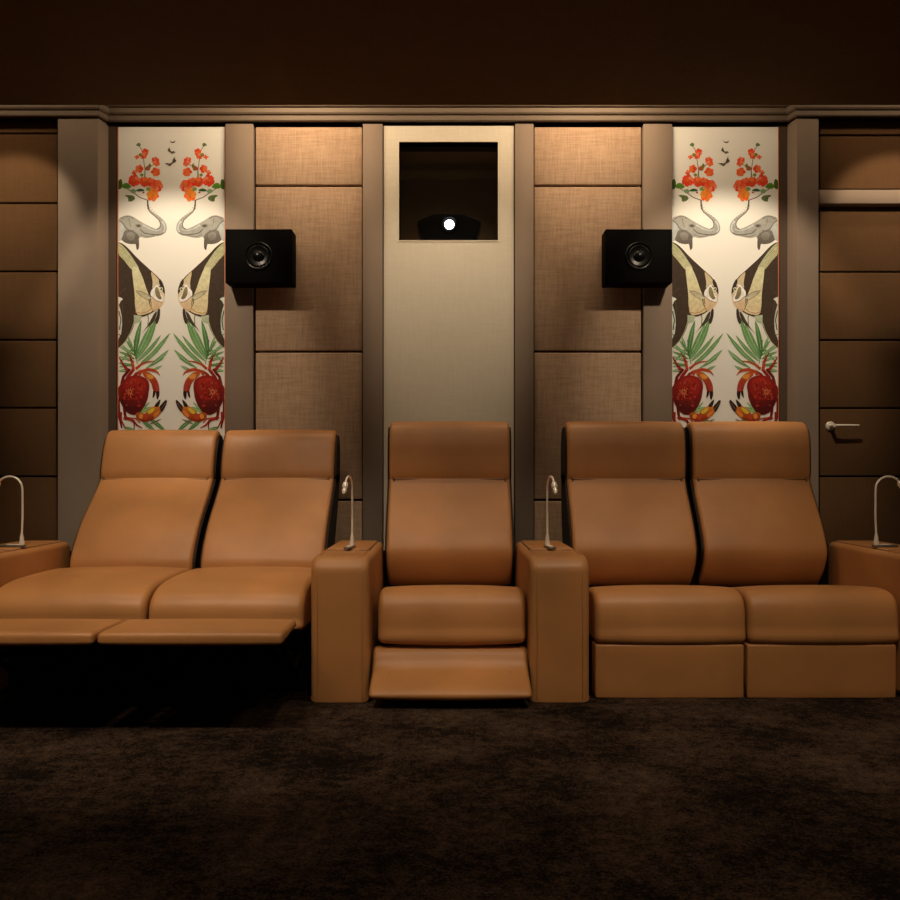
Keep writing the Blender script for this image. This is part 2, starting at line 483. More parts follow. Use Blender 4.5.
struct('baseboard_back', MB().box(-XW, XW, WB - .012, WB - .002, 0, .02), 'dark_trim')

# ---------------------------------------------------------------- murals
# drawn in tenths of a millimetre-free design units: 1 unit = WALL/F metres, origin at the mural's left top
def warm(c, k=1.0):
    l = lin(c); d = (.98, .77, .54)
    return tuple(min(.92, l[i] / d[i] * k) for i in range(3))

class Print:
    def __init__(s): s.v = []; s.f = []; s.c = []; s.layer = 0
    def poly(s, pts, col, both=True, col2=None, ink=1.0):
        """pts in picture units of the left half; col at the top, col2 at the bottom"""
        s.layer += 1
        for mir in ((0, 1) if both else (0,)):
            P = [Vector((p[0], p[1], 0)) for p in pts]
            if mir: P = [Vector((343.0 - p.x, p.y, 0)) for p in P]
            tris = tessellate_polygon([P])
            o = len(s.v); ys = [p.y for p in P]; y0, y1 = min(ys), max(ys)
            for p in P:
                x = min(max(p.x, 118.5), 224.5); y = p.y
                s.v.append((x, y, s.layer))
                t = (p.y - y0) / max(1e-6, y1 - y0)
                c = tuple(col[i] + (col2[i] - col[i]) * t for i in range(3)) if col2 else col
                s.c.append((*warm(c), ink))
            s.f += [[a + o for a in t] for t in tris]
    def blob(s, x, y, rx, ry, col, col2=None, both=True, n=14, jit=.14, rot=0):
        pts = []
        for k in range(n):
            a = 2 * PI * k / n; q = 1 + random.uniform(-jit, jit)
            u, w = rx * q * math.cos(a), ry * q * math.sin(a)
            pts.append((x + u * math.cos(rot) - w * math.sin(rot), y + u * math.sin(rot) + w * math.cos(rot)))
        s.poly(pts, col, both, col2)
    def leaf(s, x0, y0, x1, y1, w, col, col2=None, bend=0, vein=True):
        a, b = Vector((x0, y0)), Vector((x1, y1)); d = b - a; n = Vector((-d.y, d.x)).normalized()
        L, R = [], []
        for k in range(11):
            t = k / 10; c = a + d * t + n * bend * math.sin(PI * t)
            h = w / 2 * math.sin(PI * min(1, t * .93 + .07)) ** .8
            L.append(c + n * h); R.append(c - n * h)
        s.poly([tuple(p) for p in L + R[::-1]], col, True, col2)
        if vein:
            s.stroke([tuple(a + d * (k / 6) + n * bend * math.sin(PI * k / 6)) for k in range(1, 6)], .35, tuple(min(255, v * 1.35 + 25) for v in col))
    def stroke(s, path, w, col, w1=None, both=True, col2=None):
        P = [Vector(p) for p in path]; L, R = [], []
        m = len(P) - 1
        for i, p in enumerate(P):
            t = (P[min(i + 1, m)] - P[max(i - 1, 0)]).normalized(); n = Vector((-t.y, t.x))
            h = (w + ((w1 if w1 is not None else w) - w) * i / m) / 2
            L.append(p + n * h); R.append(p - n * h)
        s.poly([tuple(q) for q in L + R[::-1]], col, both, col2)
def off(dx, dy, pts): return [(dx + x / 10, dy + y / 10) for x, y in pts]
A = lambda *p: off(110, 130, p); B = lambda *p: off(110, 200, p); C = lambda *p: off(110, 270, p); D = lambda *p: off(110, 345, p)
def sm(pts, k=3): return [tuple(q) for q in smooth_loop(pts, k)]

p = Print()
# elephant
grey, dk, lt = (176, 158, 128), (112, 98, 78), (196, 184, 158)
p.poly(sm(B((86,200),(130,165),(180,153),(230,168),(290,205),(350,240),(420,275),(470,290),(498,275),(506,240),(490,200),(440,155),(400,115),(374,80),(370,40),(388,40),(394,82),(425,118),(480,155),(530,195),(562,245),(566,300),(545,335),(500,356),(450,365),(400,376),(350,380),(305,370),(292,390),(292,440),(290,480),(270,500),(260,465),(250,440),(215,442),(160,432),(115,402),(82,400))), grey, col2=(160,146,122))
p.poly(sm(B((86,225),(130,240),(155,290),(140,340),(110,395),(84,400))), lt, col2=(176,164,138))
p.poly(sm(B((150,305),(205,300),(262,328),(290,365),(282,400),(262,435),(215,440),(160,428),(118,398),(132,345))), (128,113,92), col2=(92,78,60))
p.poly(sm(B((170,330),(220,325),(250,350),(235,400),(180,395))), (150,134,110), col2=(118,102,80))
p.poly(sm(B((252,400),(285,395),(290,440),(284,490),(268,498),(262,460))), (105,90,70), col2=(80,66,50))
p.stroke(B((95,205),(130,235),(155,275),(190,305),(240,310)), .9, dk)
p.stroke(B((110,190),(150,165),(200,165),(240,185)), 1.4, (140,126,102))
p.stroke(B((190,180),(195,230),(210,270)), .9, (140,124,100))
p.poly(sm(B((255,250),(285,240),(315,255),(300,275),(265,272))), (125,110,86))
p.poly(sm(B((270,254),(290,250),(300,262),(280,268))), (80,68,52))
p.stroke(B((300,290),(340,330),(400,342),(460,348),(510,345),(540,320)), .9, (96,82,62))
p.stroke(B((310,345),(360,365),(410,362),(450,358)), .7, (120,104,80))
p.stroke(B((376,80),(400,120),(445,158),(490,200),(506,240),(498,275),(470,292)), .9, (104,90,70), .9)
p.stroke(B((520,210),(545,250),(550,295),(530,325)), 1.5, (206,196,170), .8)
p.stroke(B((330,250),(400,290),(470,308),(515,290)), 1.2, (200,188,162), .6)
for k in range(7): p.stroke(B((372 + k * 20, 60 + k * 21), (392 + k * 19, 55 + k * 19)), .25, (96, 82, 62))
# flower branch
brown = (110, 72, 40)
p.stroke(A((378,770),(372,700),(300,675),(230,625),(160,580),(100,560)), 1.1, brown, .6)
p.stroke(A((345,480),(350,400),(335,290),(320,200),(290,160)), .6, brown)
p.stroke(A((350,390),(400,370),(440,340)), .6, brown)
p.stroke(A((376,700),(378,745),(388,800)), 1.6, (92,78,58), 1.2)
for q, c in ((A((80,520),(110,490),(125,530),(118,580),(85,590)), (70,92,30)), (A((120,560),(150,530),(190,540),(210,575),(165,588),(130,580)), (92,128,30)),
             (A((150,655),(185,650),(235,660),(250,690),(215,715),(185,712),(180,680)), (98,104,52)), (A((200,605),(240,590),(262,615),(240,635),(215,628)), (134,150,96)),
             (A((260,605),(300,585),(345,600),(330,612),(280,615)), (58,86,44)), (A((262,150),(285,128),(306,140),(300,165),(275,160)), (96,112,62))):
    p.poly(sm(q), c)
p.stroke(A((190,670),(210,700)), .5, (60,62,30)); p.stroke(A((130,570),(190,560)), .4, (52,80,20))
reds = [(246,84,36), (240,70,32), (252,100,50), (232,60,28), (250,112,46), (255,128,84)]
def flower(x, y, r, n=5, cols=None, squash=1):
    a0 = random.uniform(0, 2 * PI)
    for k in range(n):
        a = a0 + 2 * PI * k / n
        p.blob(x + math.cos(a) * r * .56, y + math.sin(a) * r * .56 * squash, r * .66, r * .60 * squash, random.choice(cols or reds), None, n=11, jit=.16, rot=a)
    p.blob(x, y, r * .2, r * .2, (206, 120, 30), n=8)
flower(145.2, 152, 3.0); flower(143.8, 156, 2.8); flower(137, 157.2, 2.2, 4, squash=.7); p.blob(140.6, 155, 2, 1.8, (150,120,36))
flower(155.3, 160.5, 3.2); flower(156.8, 163.5, 2.6); flower(155.8, 172, 4.0); flower(139.4, 168.8, 3.6); flower(134.4, 172.6, 2.2, 4)
p.blob(147.6, 168.5, 2.6, 2.4, (168,84,36)); p.blob(149.8, 166, 1.4, 2.6, (122,104,38)); p.blob(141.8, 175, 1.8, 1.6, (130,132,52))
flower(134.2, 180.6, 5.0, 6); flower(144.5, 181.8, 4.4, 6); flower(150.5, 182, 3.8); flower(157, 186, 5.4, 6); flower(152.8, 195, 5.4, 6, [(252,118,36),(255,136,34),(248,98,34)])
p.blob(148.6, 189, 2.6, 2.0, (140,146,64)); p.blob(150.5, 188.5, 1.2, 1, (225,150,60)); p.blob(143.5, 192.5, 1.2, 1.0, (186,72,40))
p.stroke(A((352,470),(352,400)), .6, (104,110,52))
# butterflies (not mirrored)
bc = (88, 70, 46)
for q in ([(169.9,140.2),(171.0,141.6),(172.6,141.9),(174.3,141.4),(175.5,140.3),(174.9,142.4),(173.4,143.1),(171.6,142.9),(170.4,142.0)],
          [(169.2,147.0),(170.1,149.2),(170.6,151.0),(172.0,151.6),(173.6,151.2),(175.7,152.3),(174.0,153.2),(172.2,154.1),(170.9,152.9),(168.9,151.6),(167.6,150.2),(168.6,148.8)],
          [(164.7,163.5),(167.5,163.1),(169.9,163.6),(172.0,162.3),(172.9,159.7),(174.2,157.4),(174.8,156.4),(174.9,158.8),(176.4,160.8),(175.3,162.6),(173.4,163.2),(171.6,164.8),(170.4,166.3),(168.6,165.6),(166.8,164.4)]):
    p.poly(q, bc, both=False)
p.stroke([(170.8,151.8),(172.4,152.8),(173.8,152.4)], .3, (150,124,84), both=False); p.stroke([(168.2,164.2),(170.6,164.8),(173.2,161.6)], .3, (150,124,84), both=False)
# palm leaves behind the fish tail and crab
g1, g2, g3 = (98, 132, 66), (132, 158, 92), (74, 108, 50)
p.leaf(134,347,119,364,2.2,g2,vein=False)
for a in ((135.5,359,146.5,331,4.2,g2,g1,.6),(138,361,161,335,3.8,g1,g2,1.2),(141,363,166,341,3.0,g2,g1,.6),(133,352,128,336,3.0,g2,g1,0),(132,357,121,344,2.6,g2,g1,.3),(146,368,164,358,2.6,g1,g2,0),(132,364,119,367,2.6,g2,g1,0),(138,414,150,402,2.6,g2,g1,0)):
    p.leaf(*a)
for a in ((134.8,356,141.5,320,5.2,g1,g3,-.8),(135.5,357,152,322,5.2,g2,g1,1.2),(137,359,157,316,5.6,g1,g2,2.2),(143,364,170,333,4.2,g1,g2,1.0),(150,366,169,349.5,4.0,g2,g1,.8),(152,371,162.5,365.5,2.6,g2,g1,0),
          (134.4,352,126,340,2.4,g1,g3,0),(134.4,355,119,346.5,2.8,g2,g1,.5),(134.5,359,118.6,351.5,2.6,g1,g3,.5),(134.5,362,118.6,356.5,2.6,g2,g1,.4),(133,366,118.6,363,2.8,g1,g3,0),
          (130,370,118.6,371,3,g2,g1,0),(142,420.5,155.5,431,3.6,g1,g3,0),(149,418,167,433,3.8,g1,g3,-.6),(124,427,136,431,3.2,g1,g2,0),(141,412,152,407,3.4,g2,(150,168,70),0),(150,424,161.5,419,1.6,(92,70,50),None,0)):
    p.leaf(*a[:5], a[5], a[6], a[7])
p.stroke([(137.5,364),(135,350),(134,340)], .7, g3)
# dark pelvic fin over the leaves
p.poly(sm(C((478,400),(500,390),(500,460),(482,525),(462,540),(452,505),(470,450))), (66,46,34))
p.poly(sm(C((470,415),(440,440),(400,515),(345,600),(315,640),(370,580),(430,530),(460,470))), (72,54,36))
p.stroke(C((375,440),(385,480),(380,560)), .9, (110,112,60))
# fish
fb = (66, 48, 33)
p.poly(sm(off(0,0,[(1180,2420),(1225,2436),(1280,2480),(1340,2545),(1400,2605),(1460,2660),(1520,2715),(1580,2770),(1622,2830),(1645,2885),(1648,2950),(1640,3010),(1618,3052),(1570,3095),(1500,3140),(1440,3165),(1372,3185),(1350,3220),(1325,3300),(1280,3385),(1220,3450),(1180,3482),(1172,3480),(1172,2420)])), fb, col2=(74,54,36))
p.poly(sm(off(0,0,[(1178,2440),(1190,2428),(1240,2468),(1300,2540),(1352,2618),(1390,2690),(1330,2700),(1295,2672),(1240,2602),(1178,2528)])), (176,162,108), col2=(190,170,116))
p.poly(sm(off(0,0,[(1322,2690),(1352,2668),(1384,2684),(1425,2770),(1462,2880),(1492,2960),(1512,3050),(1525,3108),(1480,3135),(1420,3150),(1372,3140),(1352,3060),(1348,2950),(1335,2830)])), (214,194,138), col2=(226,190,130))
for k in range(4):
    p.stroke([(119 + k * 1.2, 245.5 + k * 2.3), (125 + k, 251 + k * 2.4), (131 + k * .3, 259.5 + k * 2)], .3, (214,200,150) if k % 2 else (128,112,66))
p.poly(sm(off(0,0,[(1512,2722),(1560,2762),(1600,2815),(1625,2870),(1590,2862),(1575,2850),(1545,2862),(1525,2880),(1528,2820)])), (205,168,112), col2=(220,190,140))
p.poly(sm(off(0,0,[(1510,2940),(1545,2880),(1590,2868),(1640,2930),(1645,2990),(1630,3040),(1590,3085),(1535,3115),(1518,3060)])), (230,198,146), col2=(214,166,112))
p.poly(sm(off(0,0,[(1580,2848),(1560,2852),(1525,2890),(1507,2925),(1512,2965),(1545,2995),(1590,3018),(1630,3012),(1632,2975),(1605,2930),(1590,2890)])), (246,234,204))
p.poly(sm(off(0,0,[(1556,2880),(1575,2870),(1592,2905),(1605,2950),(1618,2985),(1590,2992),(1562,2960),(1552,2920)])), (150,128,80), col2=(120,98,58))
p.poly(sm(off(0,0,[(1600,2790),(1628,2830),(1648,2895),(1648,2940),(1628,2915),(1606,2870),(1590,2820)])), (58,42,30))
p.blob(161.3, 289.2, 1.9, 1.9, (222,206,150), jit=.03); p.blob(161.4, 289.2, 1.1, 1.1, (46,34,24), jit=.03); p.blob(161.0, 288.8, .4, .4, (240,230,200), jit=.03)
p.poly(sm(off(0,0,[(1358,2908),(1400,2910),(1455,2930),(1500,2958),(1505,2985),(1480,3000),(1425,2975),(1385,2945)])), (184,158,112), col2=(205,186,140))
p.stroke([(135.8,290.8),(141,291.2),(147,294),(150.4,297)], .5, (104,78,48)); p.stroke([(137,292.5),(142.5,297),(148,300)], .6, (150,110,64))
p.stroke([(149,299),(149.8,304),(152.4,310)], 1.1, (92,62,36), .6); p.stroke([(150.8,296),(156,300.5),(162,302.8)], .6, (120,84,48))
p.stroke([(135.6,312),(141,313.4),(147,312),(152,308)], .9, (196,140,86))
p.poly(off(0,0,[(1340,3150),(1420,3160),(1400,3220),(1340,3240)]), (196,186,140), col2=(170,170,120))
p.stroke([(118.5,297),(121,293),(126,288)], .5, (92,70,50)); p.stroke([(121,299),(123,306),(122,320)], .5, (92,70,50))
p.poly(sm(off(0,0,[(1176,2975),(1205,2975),(1230,2992),(1208,3012),(1195,3040),(1178,3050)])), (226,210,176))
p.poly(sm(off(0,0,[(1176,3060),(1200,3080),(1222,3200),(1215,3320),(1195,3370),(1178,3380)])), (196,190,152), col2=(220,206,170))
p.stroke([(119,311),(121,320),(119.6,330)], 1.0, (70,62,40)); p.stroke([(118.8,334),(121,336)], .8, (70,62,40))
p.stroke([(134.6,321),(131,332),(126,341),(121,346.5)], .7, (198,186,120))
# crab
R1, R2, R3 = (150, 34, 20), (112, 20, 14), (186, 66, 30)
for path, w, c, w1 in (([(121,388),(118.9,400),(119.5,418),(122,428)],2.6,R2,1.6), ([(122,384),(123.5,377),(130,369)],3.2,R2,2.6), ([(127.5,370),(123.6,365),(119.3,357.5)],3.4,R1,1.2),
        ([(124.5,385),(128,377),(134,369)],3.4,R1,3), ([(133.6,370),(132.4,362),(130.6,358.4)],3.2,R3,2.4), ([(132,362),(130,356.5),(127.2,353)],2.2,R1,.6),
        ([(130,382),(136,374),(141,371)],3.0,R1,2.4), ([(136,369),(141,364.5),(147,362),(154.6,361)],2.8,R3,.8), ([(139,375),(141.5,371.5),(148,369.5),(155,370.5)],3.4,R3,3.0),
        ([(154,370.5),(157.8,372.5),(160,375.6)],2.6,R3,.6), ([(124.5,406),(125,414),(126.4,420)],3.4,R2,2.2), ([(120.5,412),(121,420),(125.8,429)],3.4,R1,.9),
        ([(124,417),(132,420),(137.6,425.5),(142.5,428)],3.4,R1,.9), ([(134,420),(134.4,427),(134,430)],1.4,R2,.8), ([(129,418),(136,418.6),(140,423)],1.8,R3,1)):
    p.stroke(path, w, c, w1)
p.poly(sm(off(0,0,[(1185,3880),(1215,3830),(1262,3782),(1320,3758),(1370,3752),(1430,3768),(1478,3800),(1496,3860),(1488,3930),(1478,3990),(1445,4065),(1400,4125),(1340,4150),(1280,4130),(1235,4080),(1200,4010),(1184,3940)])), (156,30,18), col2=(86,14,10))
p.poly(sm(off(0,0,[(1240,3850),(1300,3790),(1380,3775),(1445,3810),(1462,3880),(1440,3960),(1380,4010),(1300,3990),(1250,3930)])), (176,40,22), col2=(132,22,14))
p.poly(sm(off(0,0,[(1210,3990),(1260,4030),(1330,4070),(1400,4060),(1370,4120),(1300,4130),(1240,4080)])), (84,16,12))
for k in range(26):
    a = random.uniform(0, 6.28); r = random.uniform(.1, .9)
    p.blob(134 + math.cos(a) * 12 * r, 394 + math.sin(a) * 16 * r, random.uniform(.8, 2), random.uniform(.8, 2), random.choice([(176,44,22),(132,20,12),(190,56,28),(112,16,12)]), n=7, jit=.3)
for k in range(9):
    a = k * .7; r = 3.4 + (k % 3)
    p.stroke([(130.2 + math.cos(a) * 1.0, 392 + math.sin(a) * 1.2), (130.2 + math.cos(a) * r, 392 + math.sin(a) * r * 1.1)], .9, (226,118,60), .4)
for k in range(16):
    a = random.uniform(0, 6.28); r = random.uniform(.55, .95)
    p.blob(134 + math.cos(a) * 12.5 * r, 394 + math.sin(a) * 16 * r, .5, .5, (206,90,56), n=6)
# upper claw
p.poly(sm(D((330,275),(380,270),(430,300),(470,350),(492,410),(494,470),(470,480),(435,455),(420,400),(385,345),(340,310))), (196,84,30), col2=R1)
p.poly(sm(D((370,290),(425,300),(440,325),(400,345),(372,320))), (226,140,50))
p.poly(sm(D((450,350),(490,400),(490,460),(455,450))), (170,50,34), col2=(186,64,46))
p.poly(sm(D((436,455),(455,470),(448,505),(428,530),(430,490))), (56,26,20)); p.poly(sm(D((464,470),(494,462),(494,510),(474,548),(464,515))), (52,24,18))
# lower claw
p.poly(sm(D((262,690),(300,672),(350,688),(370,660),(410,630),(460,605),(500,620),(518,650),(500,690),(460,725),(410,755),(350,768),(300,756),(268,730))), (228,132,38), col2=(140,34,16))
p.poly(sm(D((375,668),(420,635),(450,628),(430,668),(395,690))), (226,176,50)); p.poly(sm(D((340,690),(372,690),(385,725),(350,745),(335,720))), (190,66,24))
p.poly(sm(D((300,690),(330,695),(325,735),(290,730))), (236,140,50)); p.poly(sm(D((440,690),(480,660),(500,665),(470,715),(440,720))), (232,126,40))
p.poly(sm(D((448,608),(470,575),(505,545),(500,580),(488,612),(465,622))), (54,38,26)); p.poly(sm(D((498,620),(520,590),(556,552),(572,560),(562,600),(535,650),(512,668))), (48,30,24))
p.stroke(D((505,650),(535,610),(560,575)), .5, (140,90,60))
# leaves continuing below the crab, behind the seats
for k in range(6): p.leaf(135, 470, 122 + k * 8, 438 + abs(k - 2) * 3, 4, g1, g2, 0)

MU = (WALL - .010) / F
def mural(x_left_px, label):
    yf = WALL - .010
    x0, x1 = wx(x_left_px, yf), wx(x_left_px + 106.2, yf)
    z1, z0 = wz(127, yf), .30
    t = thing('wall_mural', label, 'mural', ((x0 + x1) / 2, WALL, z0), group='printed murals on the back wall')
    org = Vector(t['_org'])
    nv = 12
    vs = [Vector((a, b, c)) for a in (x0, x1) for b in (yf, WB - .001) for c in (z0, z1)]
    fs = [(0, 1, 3, 2), (4, 6, 7, 5), (0, 4, 5, 1), (2, 3, 7, 6), (0, 2, 6, 4), (1, 5, 7, 3)]
    cols = [(*warm((236, 213, 178)), 0.0)] * 8
    o = len(vs)
    for (x, y, l) in p.v: vs.append(Vector((x0 + (x - 118.4) * MU, yf - .0002 - l * .000008, z1 - (y - 127) * MU)))
    fs += [[i + o for i in f] for f in p.f]; cols = cols + p.c
    me = bpy.data.meshes.new('print'); me.from_pydata([v - org for v in vs], [], fs)
    ca = me.color_attributes.new('Ink', 'FLOAT_COLOR', 'POINT')
    for i, c in enumerate(cols): ca.data[i].color = c
    me.materials.append(M['print'])
    ob = bpy.data.objects.new('printed_cloth', me); COL.objects.link(ob); ob.parent = t
    MB().box(x0 - .004, x0 - .0005, yf - .002, WB - .001, z0, z1).build('edge_strip', 'orange', t)
    MB().box(x1 + .0005, x1 + .004, yf - .002, WB - .001, z0, z1).build('edge_strip', 'orange', t)
    return t
mural(118.4, 'tall mural of mirrored elephants, striped fish and crabs behind the reclined two-seat sofa')
mural(671.8, 'tall mural of mirrored elephants, striped fish and crabs behind the upright two-seat sofa')

# ---------------------------------------------------------------- speakers
def speaker(xc, label):
    y0, y1, z0, z1 = 4.25, WALL - .036, 1.803, 2.073
    t = thing('wall_speaker', label, 'speaker', (xc, y1, z0), group='black box speakers on the back wall')
    MB().rbox(xc - .167, xc + .167, y0, y1, z0, z1, .004, 2).build('cabinet', 'speaker', t)
    c = (xc, y0, (z0 + z1) / 2 - .0)
    MB().lathe([(.068, 0.0), (.070, .004), (.066, .007), (.062, .004), (.058, .001)], c, (0, -1, 0), 40).build('surround', 'cone', t)
    MB().lathe([(.056, .001), (.050, .006), (.044, .004), (.030, .002), (.026, .008), (.018, .014), (.008, .017), (0, .018)], c, (0, -1, 0), 40).build('driver', 'cone', t)
    return t
speaker(-.952, 'black box speaker on the wall beside the left mural')
speaker(.950, 'black box speaker on the wall beside the right mural')

# ---------------------------------------------------------------- projector
px_, py_ = 0.0, 4.62
pj = thing('video_projector', 'black video projector with its lens lit white in the square wall opening', 'projector', (px_, py_ + .15, nz0))
out = [(-.118, nz0 + .012), (-.137, 2.120), (-.176, 2.222), (-.150, 2.238), (-.085, 2.262), (0, 2.266), (.085, 2.262), (.150, 2.238), (.176, 2.222), (.137, 2.120), (.118, nz0 + .012)]
out = round_poly(out, .012, 3)
mb = MB()
n = len(out); cz = 2.16
rings = [(py_, .955), (py_ + .012, 1.0), (py_ + .2, 1.02), (py_ + .29, .98), (py_ + .31, .9)]
vs = [(px_ + q.x * s, y, cz + (q.y - cz) * s) for y, s in rings for q in out]
fs = [(i * n + k, i * n + (k + 1) % n, (i + 1) * n + (k + 1) % n, (i + 1) * n + k) for i in range(len(rings) - 1) for k in range(n)]
fs += [list(range(n)), list(range((len(rings) - 1) * n, len(rings) * n))]
mb.add(vs, fs, True).build('projector_body', 'projector', pj)
for sx in (-.08, .08):
    for yy in (py_ + .05, py_ + .26): MB().lathe([(.012, 0), (.012, .03)], (sx, yy, nz0), (0, 0, 1), 12).build('foot', 'projector', pj)
lc = (px_ + .002, py_ + .006, 2.202)
MB().lathe([(.052, 0), (.052, .022), (.046, .028), (.036, .026), (.034, .010)], lc, (0, -1, 0), 36).build('lens_ring', 'cone', pj)
MB().lathe([(.026, .012), (.022, .019), (.012, .023), (0, .024)], lc, (0, -1, 0), 32).build('lens', 'beam', pj, label='lens glowing bright white')

# ---------------------------------------------------------------- seating
L = 'leather'
def backrest_prof(recl):
    """(y, z) outlines of the lower cushion and of the head roll; their fronts meet in one S curve at the seam"""
    if not recl:
        body = [(3.926, .822), (3.900, .775), (3.845, .70), (3.785, .61), (3.752, .54), (3.744, .49), (3.768, .43), (3.815, .37), (3.86, .34), (3.95, .34), (4.03, .42), (4.09, .62), (4.11, .80), (4.09, .865), (3.965, .865)]
        head = [(3.929, .822), (3.921, .86), (3.921, .93), (3.926, 1.00), (3.946, 1.058), (3.990, 1.090), (4.05, 1.088), (4.10, 1.05), (4.12, .97), (4.12, .87), (4.10, .80), (3.965, .775)]
    else:
        body = [(4.056, .824), (4.025, .792), (3.960, .735), (3.862, .65), (3.79, .57), (3.745, .50), (3.728, .45), (3.735, .40), (3.78, .37), (3.90, .36), (4.02, .46), (4.14, .62), (4.24, .80), (4.23, .865), (4.105, .865)]
        head = [(4.059, .824), (4.060, .86), (4.074, .92), (4.098, .985), (4.128, 1.035), (4.168, 1.060), (4.21, 1.055), (4.25, 1.015), (4.268, .94), (4.262, .87), (4.24, .80), (4.100, .785)]
    return body, head

def creases(mb, x, s, y, z, dy):
    """short pull creases fanning out of the seam's end"""
    for k, (dx, dz) in enumerate(((.022, .016), (.030, .004), (.024, -.014), (.012, -.020))):
        mb.tube([(x, y - .0005, z), (x + s * dx * .5, y - .0018 + dy * dz * .5, z + dz * .5), (x + s * dx, y + dy * dz + .002, z + dz)], [.0016, .0013, .0004], 5)

def add_back(par, x0, x1, recl):
    body, head = backrest_prof(recl)
    bl = smooth_loop(body, 5, corners=(0,)); hl = smooth_loop(head, 5, corners=(0,))
    b = MB().cushion(bl, x0, x1, .016, .005, 14).build('backrest', L, par)
    h = MB().cushion(hl, x0, x1, .016, .004, 14).build('headrest', L, b)
    y, z = body[0]
    MB().rbox(x0 + .022, x1 - .022, y - .0042, y + .02, z - .0022, z + .0022, .0012, 1).build('seam', 'seam', b)
    d = .2 if recl else .1
    for xx, sg in ((x0 + .026, -.6), (x1 - .026, .6)):
        mb = MB(); creases(mb, xx, sg, y - .003, z, d); mb.build('crease', 'seam', b)
    # dark side panels, set back from the front edge
    for loop, ref, nm in ((bl, body, b), (hl, head, h)):
        n = len(loop); c = sum(loop, Vector((0, 0))) / n
        ins = []
        ar = sum(loop[i].x * loop[(i + 1) % n].y - loop[(i + 1) % n].x * loop[i].y for i in range(n))
        for i in range(n):
            t = (loop[(i + 1) % n] - loop[i - 1]).normalized(); w = Vector((-t.y, t.x)) * (1 if ar > 0 else -1)
            ins.append(loop[i] + w * .024)
        for xa_, xb_ in ((x0 - .009, x0 + .004), (x1 - .004, x1 + .009)):
            MB().prism(ins, xa_, xb_, 'x').build('side_panel', 'side', nm)
    return b

def seat_prof(recl, front=3.22):
    if not recl:
        pts = [(front + .004, .208), (front - .006, .27), (front, .34), (front + .022, .380), (front + .070, .398), (front + .16, .397), (3.50, .377), (3.72, .345), (3.80, .32), (3.80, .24), (3.70, .208), (3.40, .206)]
    else:
        pts = [(front + .010, .268), (front - .004, .315), (front + .004, .365), (front + .04, .402), (front + .12, .428), (3.40, .438), (3.60, .440), (3.72, .433), (3.80, .40), (3.80, .32), (3.70, .27), (3.40, .262)]
    return smooth_loop(pts, 5, corners=())

def add_seat(par, x0, x1, recl=False, front=3.22):
    s = MB().cushion(seat_prof(recl, front), x0, x1, .024, .010, 14).build('seat_cushion', L, par)
    z = .232 if not recl else .290
    # piping along the lower front edge
    MB().tube([(x0 + .03, front + .000, z), (x1 - .03, front + .000, z)], .0035, 8).build('piping', 'leather', s)
    return s

def add_base(par, x0, x1):
    """upright chair's front panel under the seat"""
    prof = dense(round_poly([(3.214, .001), (3.212, .203), (3.30, .202), (3.30, .001)], [.004, .008, .004, .004], 4), .03)
    return MB().cushion(prof, x0, x1, .008, .002, 10, 4).build('front_panel', L, par)

def arm(par, x0, x1, slot=True):
    R = .060
    prof = round_poly([(3.152, .001), (3.150, .540), (3.86, .542), (3.86, .001)], [.003, R, .03, .003], 8)
    o = MB().cushion(dense(prof, .05), x0, x1, .022, .003, 8, 5).build('armrest', L, par)
    w = x1 - x0
    # top lid with a dark groove round it
    MB().rbox(x0 + .022, x1 - .022, 3.395, 3.835, .535, .5445, .002, 1).build('groove', 'seam', o)
    MB().rbox(x0 + .026, x1 - .026, 3.400, 3.830, .538, .549, .005, 3).build('lid', L, o)
    # sewn welts down the front corners
    for xx in (x0 + .026, x1 - .026):
        MB().tube([(xx, 3.1475, .02), (xx, 3.1465, .25), (xx, 3.1475, .475), (xx, 3.156, .510), (xx, 3.178, .533), (xx, 3.215, .543), (xx, 3.39, .5435)], .0022, 6).build('welt', L, o)
    return o

def mech(par, x0, x1, y0=3.34, z1=.30):
    """black under-frame of a seat"""
    mb = MB().box(x0 + .01, x1 - .01, y0, 3.82, .012, .20)
    if z1 > .2: mb.box(x0 + .02, x1 - .02, y0 + .02, 3.80, .20, z1)
    mb.build('under_frame', 'black', par)

# --- upright two-seat sofa
s3 = thing('recliner_sofa', 'upright tan leather two-seat recliner sofa with both footrests closed, beside the door', 'sofa', (1.2, 3.55, 0), group='tan leather recliners')
for a, b in ((.548, 1.094), (1.129, 1.671)): add_back(s3, a, b, False)
for a, b in ((.553, 1.127), (1.133, 1.708)): add_seat(s3, a, b)
for a, b in ((.553, 1.116), (1.128, 1.692)): add_base(s3, a, b)
for a, b in ((.548, 1.110), (1.120, 1.683)): mech(s3, a, b, 3.305, .205)
arm(s3, 1.715, 1.945)

